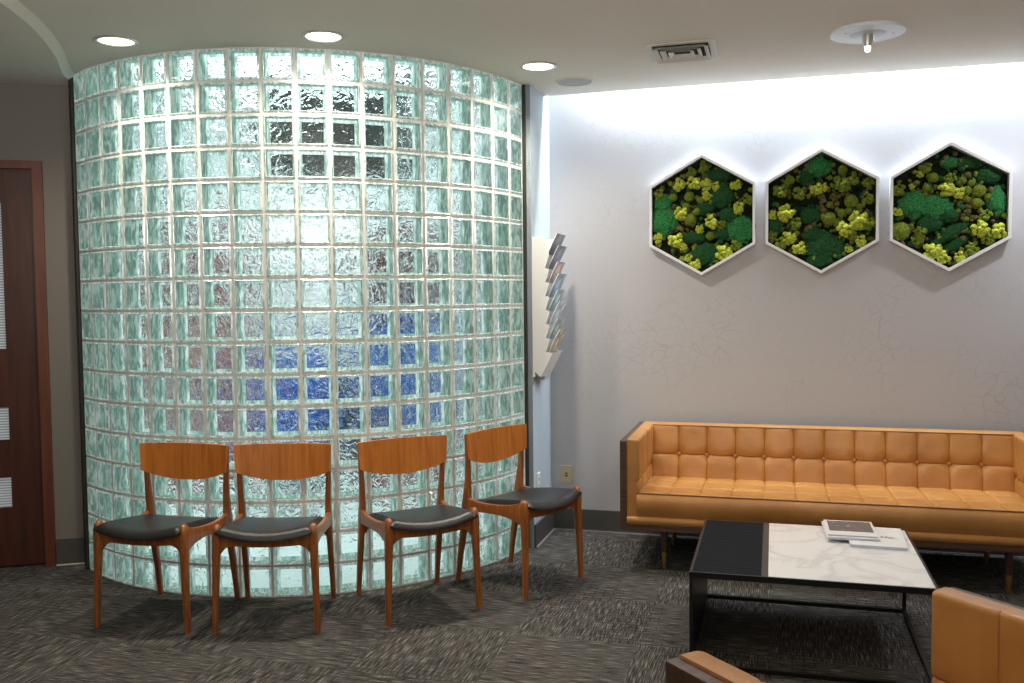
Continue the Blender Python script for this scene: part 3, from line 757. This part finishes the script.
# ------------------------------------------------------------------ tufted leather seats
def tuft(name, O, U, W_, Nn, lu, lv, nu, nv, thick, parent, bul=.018, edge=.018, res=9, shape=None, mat=None):
    """slab standing on base plane O,U,W_ with tufted front face offset along Nn"""
    b_ = bmesh.new()
    cell = [0, .012, .035, .08, .16, .28, .42, .58, .72, .84, .92, .965, .988]
    us = [(k + c) / nu for k in range(nu) for c in cell] + [1.0]; vs_ = [(k + c) / nv for k in range(nv) for c in cell] + [1.0]
    nuR, nvR = len(us) - 1, len(vs_) - 1
    grid = []
    for i in range(nuR + 1):
        row = []
        for j in range(nvR + 1):
            u, v = us[i], vs_[j]
            cu = cell[i % 13] if i < nuR else 1.0; cv = cell[j % 13] if j < nvR else 1.0
            pu = max(0, 1 - abs(2 * cu - 1) ** 6) ** .5; pv = max(0, 1 - abs(2 * cv - 1) ** 6) ** .5
            # outer borders are not seams
            if u * nu < .5 or (1 - u) * nu < .5: pu = 1 if (cu < .5) == (u < .5) else pu
            if v * nv < .5 or (1 - v) * nv < .5: pv = 1 if (cv < .5) == (v < .5) else pv
            h = bul * min(1, pu) * min(1, pv)
            # softer grooves than buttons: at interior crossings dip extra
            iu, iv = round(u * nu), round(v * nv)
            if 0 < iu < nu and 0 < iv < nv:
                d = math.hypot((u * nu - iu) * lu / nu, (v * nv - iv) * lv / nv)
                h -= .016 * math.exp(-(d / .026) ** 2)
            # rounded border
            du = min(u, 1 - u) * lu; dv = min(v, 1 - v) * lv
            for d in (du, dv):
                if d < edge: h -= edge * (1 - math.sqrt(max(0, 1 - (1 - d / edge) ** 2)))
            h += .0015 * noise.noise(V(u * lu * 14, v * lv * 14, nu))
            p = O + U * (u * lu) + W_ * (v * lv) + Nn * (thick + h)
            if shape: p = shape(p, u, v)
            row.append(b_.verts.new(p))
        grid.append(row)
    for i in range(nuR):
        for j in range(nvR):
            b_.faces.new((grid[i][j], grid[i + 1][j], grid[i + 1][j + 1], grid[i][j + 1]))
    border = [grid[i][0] for i in range(nuR + 1)] + [grid[nuR][j] for j in range(1, nvR + 1)] + [grid[i][nvR] for i in range(nuR - 1, -1, -1)] + [grid[0][j] for j in range(nvR - 1, 0, -1)]
    base = []
    for v_ in border:
        r = v_.co - O; d = r.dot(Nn); base.append(b_.verts.new(v_.co - Nn * d))
    n = len(border)
    for i in range(n): b_.faces.new((border[i], border[(i + 1) % n], base[(i + 1) % n], base[i]))
    b_.faces.new(base)
    return obj(name, b_, mat or M['leather'], parent, 50)

def button(parent, p, Nn):
    b_ = bmesh.new(); q = Nn.to_track_quat('Z', 'Y').to_matrix()
    lathe(b_, [(.009, -.006), (.013, .0), (.011, .005), (.004, .008)], n=16)
    for v_ in b_.verts: v_.co = q @ v_.co + p
    return obj('button', b_, M['leather'], parent, 50)

def lounge(name, W, D, ncell, loc, rz, label, cat):
    e = empty(name, loc, rz); tag(e, label, cat)
    zb, zt = .222, .682
    tw, tl = .035, .052
    # walnut shell: side panels, back panel, bottom tray
    for x0 in (0, W - tw): obj('side_panel', rbox((x0, -D, zb), (x0 + tw, 0, zt), .003), M['walnut'], e)
    obj('back_panel', rbox((tw, -.03, zb), (W - tw, 0, zt - .002), .003), M['walnut'], e)
    obj('base_panel', rbox((tw, -D + .004, zb), (W - tw, -.03, zb + .030), .003), M['walnut'], e)
    # leather arm pads, tufted inner face plus smooth front/top edge
    na = 4
    for sx in (0, 1):
        x0 = tw if sx == 0 else W - tw
        nn = V(1, 0, 0) if sx == 0 else V(-1, 0, 0)
        O = V(x0, -D + .006, zb + .032)
        p = tuft('arm_pad', O, V(0, 1, 0), V(0, 0, 1), nn, D - .036, zt - zb - .026, na, 2, tl, e, bul=.010, edge=.012)
        ly = (D - .036) / na
        for k in range(1, na): button(p, V(x0 + nn.x * (tl - .006), -D + .006 + k * ly, zb + .032 + (zt - zb - .026) / 2), nn)
    xi0, xi1 = tw + tl, W - tw - tl
    # back cushion, leaning slightly
    zb0 = .36; lean = .055
    def sh(p, u, v): p.y -= lean * (1 - v); return p
    bc = tuft('back_cushion', V(xi0, -.03, zb0), V(1, 0, 0), V(0, 0, 1), V(0, -1, 0), xi1 - xi0, zt + .006 - zb0, ncell, 2, .10, e, bul=.010, edge=.012, shape=sh, res=11)
    for k in range(1, ncell):
        zz = zb0 + (zt + .006 - zb0) / 2
        button(bc, V(xi0 + (xi1 - xi0) * k / ncell, -.03 - .10 - lean * .5 + .010, zz), V(0, -1, .1).normalized())
    zc = zt + .006; yy_ = -.03 - .10 - .014 + .006
    b_ = bmesh.new(); pr = [[V(xi0 + (xi1 - xi0) * t_, yy_ + .003 * math.cos(a), zc - .004 + .003 * math.sin(a)) for a in [k * PI / 3 for k in range(6)]] for t_ in [0, .5, 1]]
    loft(b_, pr); obj('piping', b_, M['leather_dark'], bc)
    # seat cushion: tufted top, piping edge, bullnose front
    b_ = bmesh.new(); cell = [0, .012, .035, .08, .16, .28, .42, .58, .72, .84, .92, .965, .988]
    us = [(k + c) / ncell for k in range(ncell) for c in cell] + [1.0]; nuR = len(us) - 1
    y1, y0 = -.10, -D + .012; prof = []
    nt_ = 3; L1 = (y1 - y0)
    for k in range(nt_):
        for c in cell: v = (k + c) / nt_; prof.append((y1 - L1 * v, .385 + .026 * v, v, 0))
    prof.append((y1 - L1, .411, 1, 0))
    prof.append((y0 - .002, .4115, 1, 1)); 
    for j in range(1, 10):
        a = j / 9; prof.append((y0 - .004 - .020 * math.sin(PI * (.12 + .88 * a)) , .410 - a * .118, 1, 2))
    rows = []
    for i in range(nuR + 1):
        u = us[i]; row = []
        for (yy, zz, v, k) in prof:
            h = 0
            if k == 0:
                cu = (u * ncell) % 1 if i < nuR else 1; cv = (v * nt_) % 1 if v < 1 else 1
                pu = max(0, 1 - abs(2 * cu - 1) ** 6) ** .5; pv = max(0, 1 - abs(2 * cv - 1) ** 6) ** .5
                h = .011 * pu * pv if v < 1 else .004 * pu
            if k == 2: h = 0
            q = .003 * noise.noise(V(u * (xi1 - xi0) * 5, zz * 9, 2)) if k == 2 else 0
            row.append(b_.verts.new((xi0 - .001 + (xi1 - xi0 + .002) * u, yy + q, zz + h)))
        rows.append(row)
    for i in range(nuR):
        for j in range(len(prof) - 1): b_.faces.new((rows[i][j], rows[i + 1][j], rows[i + 1][j + 1], rows[i][j + 1]))
    bot = [[b_.verts.new((r[0].co.x, y1, .26)), b_.verts.new((r[0].co.x, y0 + .02, .26))] for r in (rows[0], rows[-1])]
    b_.faces.new(rows[0] + [bot[0][1], bot[0][0]]); b_.faces.new(rows[-1] + [bot[1][1], bot[1][0]])
    sc_ = obj('seat_cushion', b_, M['leather'], e, 60)
    b_ = bmesh.new(); 
    pr = [[V(xi0 + (xi1 - xi0) * t_, y0 - .003 + .0035 * math.cos(a), .4135 + .0035 * math.sin(a)) for a in [k * PI / 3 for k in range(6)]] for t_ in [0, .5, 1]]
    loft(b_, pr); obj('piping', b_, M['leather_dark'], sc_)
    # leather rail below the cushion
    b_ = bmesh.new(); pr = []
    for x in (tw, W - tw):
        pr.append([V(x, -D + .03, zb + .032), V(x, -D + .002, zb + .033), V(x, -D - .006, zb + .045), V(x, -D - .006, zb + .062), V(x, -D + .004, zb + .072), V(x, -D + .03, zb + .072)])
    loft(b_, pr); obj('front_rail', b_, M['leather'], e, 50)
    # tapered legs with brass feet
    for x in (.212, W - .212):
        for y in (-.14, -D + .125):
            b_ = bmesh.new(); lathe(b_, [(.020, zb + .001), (.018, .16), (.0145, .085)], c=(x, y, 0), n=20); l_ = obj('leg', b_, M['walnut'], e, 50)
            b_ = bmesh.new(); lathe(b_, [(.0150, .086), (.0135, .04), (.011, .0)], c=(x, y, 0), n=20); obj('foot_cap', b_, M['brass'], l_, 50)
    return e
lounge('sofa', 2.04, .735, 12, SW(.545, .05), TH, 'long tan leather tufted sofa in a walnut shell against the back wall', 'sofa')
ca = rad(29.3); AD = .74
org = V(1.11, 2.297, 0) + V(math.sin(ca), -math.cos(ca), 0) * AD
lounge('armchair', .922, AD, 5, org, ca + PI, 'tan leather tufted armchair in a walnut shell, cropped in the foreground', 'armchair')

# ------------------------------------------------------------------ coffee table
tz = .37
ct = empty('coffee_table', SW(.993, 1.07), TH); tag(ct, 'low coffee table with white marble and black ribbed top on a black metal frame', 'table')
TW, TD = .877, .845    # local x along DX, local y negative = towards camera
bm = bmesh.new(); bt = .022
# rim
box(bm, (0, -TD, tz - .022), (TW, -TD + .010, tz)); box(bm, (0, -.010, tz - .022), (TW, 0, tz)); box(bm, (0, -TD + .01, tz - .022), (.010, -.01, tz)); box(bm, (TW - .010, -TD + .01, tz - .022), (TW, -.01, tz))
obj('top_frame', bm, M['blackmetal'], ct)
obj('marble_top', rbox((.290, -TD + .010, tz - .018), (TW - .010, -.010, tz + .001), .0015), M['marble'], ct)
obj('ribbed_top', rbox((.010, -TD + .010, tz - .018), (.265, -.010, tz), .001), M['ribbed'], ct)
obj('divider_strip', rbox((.265, -TD + .010, tz - .018), (.290, -.010, tz + .0005), .001), simple('strip_brown', (.05, .038, .035), .4), ct)
obj('side_panel', rbox((0, -TD, 0), (.012, 0, tz - .022), .001), M['blackmetal'], ct)
for y in (-TD, -.016): obj('leg', rbox((TW - .016, y, 0), (TW, y + .016, tz - .022), .001), M['blackmetal'], ct)
for y in (-TD, -.016): obj('bottom_rail', rbox((.012, y, 0), (TW - .016, y + .016, .016), .001), M['blackmetal'], ct)
obj('bottom_rail', rbox((TW - .016, -TD + .016, 0), (TW, -.016, .016), .001), M['blackmetal'], ct)

def mag(s0, s1, w0, w1, z0, th_, rot, label, cov, name='magazine'):
    c = SW((s0 + s1) / 2, (w0 + w1) / 2, z0); hx, hy = (s1 - s0) / 2, (w1 - w0) / 2
    e = empty(name, c, TH + rad(rot)); tag(e, label, 'magazine')
    obj('pages', rbox((-hx + .002, -hy + .002, .001), (hx - .002, hy - .002, th_ - .001), .0005), M['paper'], e)
    cv = obj('cover', rbox((-hx, -hy, th_ - .001), (hx, hy, th_), .0003), cov, e)
    obj('back_cover', rbox((-hx, -hy, 0), (hx, hy, .001), .0003), M['cover_white'], e)
    return e, cv, hx, hy
T = tz + .0012
mag(1.612, 1.835, 1.10, 1.425, T, .014, -2, 'white covered magazine at the right with a leaf sketch, partly under another', M['cover_white'])
e2 = COL.objects[-1]
e, cv, hx, hy = mag(1.515, 1.728, 1.085, 1.36, T + .0145, .010, 2, 'white magazine lying under the grey picture magazine on the marble', M['cover_white'])
e, cv, hx, hy = mag(1.52, 1.724, 1.085, 1.345, T + .0247, .007, 1, 'magazine with a dark grey picture cover, topmost on the marble table', M['cover_white'])
obj('cover_picture', rbox((-hx + .014, -hy + .065, .0071), (hx - .010, hy - .012, .0074), .0001), M['cover_grey'], e)
b_ = bmesh.new(); random.seed(11)
for k in range(16):
    x = random.uniform(-hx + .02, hx - .03); y = random.uniform(-hy + .075, hy - .02); r = random.uniform(.002, .006)
    box(b_, (x, y, .0074), (x + r * 2.5, y + r * .5, .0076))
obj('cover_lettering', b_, M['cover_white'], e)
# leaf sketch on the white magazine
lf = [o for o in COL.objects if o.name == 'magazine.008'] if False else None
wm = [o for o in COL.objects if o.get('label', '').startswith('white covered magazine at the right')][0]
b_ = bmesh.new()
for a, l in ((20, .05), (60, .035), (-10, .06), (110, .03), (150, .025)):
    ca_, sa_ = math.cos(rad(a)), math.sin(rad(a)); o_ = V(.03, -.02, .0141)
    pts = [o_, o_ + V(ca_ * l * .5 - sa_ * .004, sa_ * l * .5 + ca_ * .004, 0), o_ + V(ca_ * l, sa_ * l, 0), o_ + V(ca_ * l * .5 + sa_ * .004, sa_ * l * .5 - ca_ * .004, 0)]
    prism(b_, pts, V(0, 0, .0003))
obj('leaf_print', b_, simple('leaf_print', (.10, .13, .09), .6), wm)

# ------------------------------------------------------------------ dining style chairs
def teak_chair():
    e = empty('side_chair')
    X, Y = V(1, 0, 0), V(0, 1, 0)
    for s in (-1, 1):
        # front leg
        b_ = bmesh.new(); pr = []
        for z, x, y, hx, hy in ((0, .219, -.222, .0115, .012), (.15, .214, -.219, .014, .0145), (.30, .209, -.214, .0165, .018), (.385, .206, -.210, .0175, .023), (.430, .206, -.208, .017, .026), (.455, .205, -.208, .014, .020), (.466, .2045, -.208, .008, .012)):
            pr.append(rrect(V(s * x, y, z), X, Y, hx, hy, 4, .38))
        loft(b_, pr); obj('front_leg', b_, M['teak'], e, 60)
        # rear leg and back post in one sweep
        b_ = bmesh.new(); pr = []
        for z, x, y, hx, hy in ((0, .203, .232, .011, .012), (.12, .202, .216, .0125, .015), (.28, .201, .187, .014, .020), (.40, .200, .168, .0145, .027), (.45, .200, .163, .0135, .022), (.52, .202, .156, .0125, .017), (.61, .206, .152, .0115, .013), (.69, .210, .153, .010, .011), (.748, .213, .156, .008, .008)):
            pr.append(rrect(V(s * x, y, z), X, Y, hx, hy, 4, .38))
        loft(b_, pr); obj('rear_leg', b_, M['teak'], e, 60)
        # side rail: side profile, arched below, dipping on top
        top = []; bot = []
        for i in range(13):
            u = i / 12; y = -.19 + .34 * u
            zt_ = .442 - .010 * math.sin(PI * u) ** .8 - .022 * u + .014 * u ** 8 + .012 * (1 - u) ** 8
            zb_ = .385 - .040 * (1 - u) ** 5 - .018 * u
            top.append(V(0, y, zt_)); bot.append(V(0, y, zb_))
        b_ = bmesh.new(); prism(b_, [p + V(s * .203 - .011, 0, 0) for p in top + bot[::-1]], V(.022, 0, 0)); bmesh.ops.recalc_face_normals(b_, faces=b_.faces[:]); bevel_all(b_, .004, 2, 50)
        obj('side_rail', b_, M['teak'], e, 50)
    for nm, y, w_, zt_, zb_ in (('front_rail', -.216, .195, .424, .385), ('back_rail', .150, .19, .405, .365)):
        top = []; bot = []
        for i in range(17):
            u = -1 + i / 8; top.append(V(u * w_, y, zt_ - .022 * (1 - u * u) * (1 if y < 0 else 0))); bot.append(V(u * w_, y, zb_ - .004 - .014 * (1 - u * u) * (1 if y < 0 else 0) - .045 * max(0, abs(u) - .72) ** 2 / .078 * 1.0))
        b_ = bmesh.new(); prism(b_, top + bot[::-1], V(0, .020, 0)); bmesh.ops.recalc_face_normals(b_, faces=b_.faces[:]); bevel_all(b_, .003, 2, 50)
        obj(nm, b_, M['teak'], e, 50)
    # seat pad: saddle shaped, front edge bowed
    b_ = bmesh.new(); nu, nv = 24, 20; tg = []; bg = []
    for i in range(nu + 1):
        u = -1 + 2 * i / nu; tr = []; br = []
        for j in range(nv + 1):
            v = j / nv   # 0 front .. 1 back
            hw = .191 - .004 * v
            if v < .18: hw += .012 * (1 - v / .18) ** .5 * 0 + .016 * (1 - v / .18)
            y = (-.240 - .022 * (1 - u * u)) * (1 - v) + .145 * v
            ex = min(1 - abs(u), 1) * .2; ed = min(ex, v * .42, (1 - v) * .42)
            rr_ = .016; rd = rr_ * (1 - math.sqrt(max(0, 1 - (1 - min(ed, rr_) / rr_) ** 2)))
            sag = .030 * (1 - u * u) * (1 - v * .8) + .050 * v
            crown = .008 * math.sin(PI * v) 
            droop = .010 * max(0, 1 - v / .15) ** 2
            zt_ = .467 - sag + crown * .8 - rd - droop
            zb_ = .467 - sag - .036 + rd * .4 - droop * .6
            if abs(u) == 1 or v in (0, 1): zt_ = zb_ + .010
            tr.append(b_.verts.new((u * hw, y, zt_))); br.append(b_.verts.new((u * hw, y, zb_)))
        tg.append(tr); bg.append(br)
    for i in range(nu):
        for j in range(nv):
            b_.faces.new((tg[i][j], tg[i + 1][j], tg[i + 1][j + 1], tg[i][j + 1])); b_.faces.new((bg[i][j], bg[i][j + 1], bg[i + 1][j + 1], bg[i + 1][j]))
    for i in range(nu):
        b_.faces.new((tg[i][0], bg[i][0], bg[i + 1][0], tg[i + 1][0])); b_.faces.new((tg[i][nv], tg[i + 1][nv], bg[i + 1][nv], bg[i][nv]))
    for j in range(nv):
        b_.faces.new((tg[0][j], tg[0][j + 1], bg[0][j + 1], bg[0][j])); b_.faces.new((tg[nu][j], bg[nu][j], bg[nu][j + 1], tg[nu][j + 1]))
    obj('seat_pad', b_, M['vinyl'], e, 60)
    # curved plywood backrest
    b_ = bmesh.new(); nu, nv = 24, 8; F = []; Bk = []
    for i in range(nu + 1):
        u = -1 + 2 * i / nu; fr, bk = [], []
        hb = 1 - abs(u) ** 2.2
        zlow = .626 - .043 * hb; zhigh = .752 + .002 * hb
        for j in range(nv + 1):
            v = j / nv; z = zlow + (zhigh - zlow) * v
            x = u * (.218 + .007 * (z - .63) / .12)
            y = .131 + .05 * (z - .62) + .028 * (1 - u * u)
            fr.append(b_.verts.new((x, y - .007, z))); bk.append(b_.verts.new((x, y + .005, z)))
        F.append(fr); Bk.append(bk)
    for i in range(nu):
        for j in range(nv):
            b_.faces.new((F[i][j], F[i + 1][j], F[i + 1][j + 1], F[i][j + 1])); b_.faces.new((Bk[i][j], Bk[i][j + 1], Bk[i + 1][j + 1], Bk[i + 1][j]))
        b_.faces.new((F[i][0], Bk[i][0], Bk[i + 1][0], F[i + 1][0])); b_.faces.new((F[i][nv], F[i + 1][nv], Bk[i + 1][nv], Bk[i][nv]))
    for j in range(nv):
        b_.faces.new((F[0][j], F[0][j + 1], Bk[0][j + 1], Bk[0][j])); b_.faces.new((F[nu][j], Bk[nu][j], Bk[nu][j + 1], F[nu][j + 1]))
    obj('backrest', b_, M['teak_back'], e, 50)
    return e
def copy_tree(o, parent=None):
    c = o.copy(); COL.objects.link(c)
    if parent is not None: c.parent = parent
    for ch in list(o.children): copy_tree(ch, c)
    return c
proto = teak_chair()
spots = [((-1.610, 3.925), (-1.520, 4.345), 'teak chair with black vinyl seat, leftmost of the four, nearest the door'),
         ((-1.061, 3.884), (-1.066, 4.299), 'teak chair with black vinyl seat, second from the left, facing straight ahead'),
         ((-.363, 4.049), (-.561, 4.427), 'teak chair with black vinyl seat standing third from the left, after the gap'),
         ((.195, 4.42), (-.153, 4.718), 'teak chair with black vinyl seat turned towards the sofa, rightmost of the four')]
for i, (fm, rm, lab) in enumerate(spots):
    o = proto if i == 0 else copy_tree(proto)
    f_ = V(fm[0] - rm[0], fm[1] - rm[1], 0); L0 = f_.length; f_.normalize()
    # local -y -> f_ ; feet span from -.222 to .232
    c = V(fm[0], fm[1], 0) - f_ * (.222 - (.454 - L0) / 2) 
    o.location = (c.x, c.y, 0); o.rotation_euler = (0, 0, math.atan2(f_.x, -f_.y))
    tag(o, lab, 'chair', 'teak chairs along the glass block wall')

# ------------------------------------------------------------------ lights
def spot(loc, target, e, col, size=110, blend=.8, r=.05, name='lamp'):
    l = bpy.data.lights.new(name, 'SPOT'); l.energy = e; l.color = col; l.spot_size = rad(size); l.spot_blend = blend; l.shadow_soft_size = r
    o = bpy.data.objects.new(name, l); o.location = loc; o.rotation_euler = (Vector(target) - Vector(loc)).to_track_quat('-Z', 'Y').to_euler(); COL.objects.link(o); return o
def area(loc, target, e, col, sx, sy, name='lamp', spread=180):
    l = bpy.data.lights.new(name, 'AREA'); l.shape = 'RECTANGLE'; l.size = sx; l.size_y = sy; l.energy = e; l.color = col; l.spread = rad(spread)
    o = bpy.data.objects.new(name, l); o.location = loc; o.rotation_euler = (Vector(target) - Vector(loc)).to_track_quat('-Z', 'Y').to_euler(); COL.objects.link(o); return o
WARM = (1, .90, .76); COOL = (.80, .90, 1.0)
spot((-1.765, 4.20, H - .02), (-1.765, 4.20, 0), 52, WARM, 150, .9)
spot((-.825, 4.157, H - .02), (-.825, 4.157, 0), 80, WARM, 150, .9)
spot((.147, 4.733, H - .02), (.147, 4.733, 0), 80, WARM, 150, .9)
# one more downlight out of the picture, then added fill spots
p = SW(2.78, .52, H - .02); spot(p, p - V(0, 0, 2), 42, (.95, .95, 1), 150, .9)
p = SW(1.9, 1.9, 0); p = V(p.x, p.y, H - .02)
for x, y, e_ in ((-1.0, 2.2, 14), (1.38, 3.45, 42), (-.2, -.6, 6), (-2.6, 1.2, 12)):  # unseen spots put in for soft fill and a brighter table top
    spot((x, y, H - .02), (x, y, 0), e_, (1, .9, .78), 150, .9)
# strip in the slot along the back wall
mid = SW(1.70, SL * .55, ZT - .04)
o = area(mid, mid - V(0, 0, 1) - NX * .0, 78, COOL, 2.85, .05, 'slot_strip')
o.rotation_euler = (0, 0, TH)
area((-.4, 1.2, 1.98), (-.4, 1.7, 2.6), 46, (1, .95, .87), 3.4, .7, 'ceiling_fill')  # added unseen light, aimed up to brighten the ceiling
area((0, -1.6, 1.75), (0, -.2, 2.7), 22, (1, .95, .87), 2.6, 1.2, 'ceiling_fill')  # second added ceiling fill, behind the camera
area((-.6, -3.1, 1.5), (-.4, 4, 1.2), 7, (.95, .97, 1), 2.8, 1.6, 'rear_fill')  # added weak frontal fill from behind the camera, not a real window
# room behind the glass
area((-1.6, 6.6, ZR - .05), (-1.6, 6.6, 0), 150, (.92, .97, 1), 2.6, 2.2, 'back_room')
area((-1.1, 5.6, ZR - .06), (-1.1, 5.3, 0), 22, (.92, .97, 1), 1.4, .5, 'back_room_fill')  # extra light added to brighten the inside of the glass blocks

w = bpy.data.worlds.new('world'); S.world = w; w.use_nodes = True
w.node_tree.nodes['Background'].inputs[0].default_value = (.8, .85, .9, 1); w.node_tree.nodes['Background'].inputs[1].default_value = .15

# ------------------------------------------------------------------ camera
f_, pitch, roll, hc = 920.205, rad(2.88476), rad(-.59104), 1.43036
fw = V(0, math.cos(pitch), -math.sin(pitch)); up0 = V(0, math.sin(pitch), math.cos(pitch)); rt0 = V(1, 0, 0)
rt = rt0 * math.cos(roll) + up0 * math.sin(roll); upv = -rt0 * math.sin(roll) + up0 * math.cos(roll)
cam = bpy.data.cameras.new('camera'); co = bpy.data.objects.new('camera', cam); COL.objects.link(co)
cam.sensor_width = 36; cam.sensor_fit = 'HORIZONTAL'; cam.lens = 36 * f_ / 1024; cam.clip_start = .05
m = Matrix((rt, upv, -fw)).transposed().to_4x4(); m.translation = V(0, 0, hc); co.matrix_world = m
S.camera = co

S.view_settings.view_transform = 'Standard'
S.view_settings.look = 'None'
S.view_settings.exposure = 0
S.cycles.max_bounces = 12; S.cycles.transparent_max_bounces = 16; S.cycles.diffuse_bounces = 4
S.cycles.caustics_refractive = True; S.cycles.caustics_reflective = False; S.cycles.sample_clamp_indirect = 6
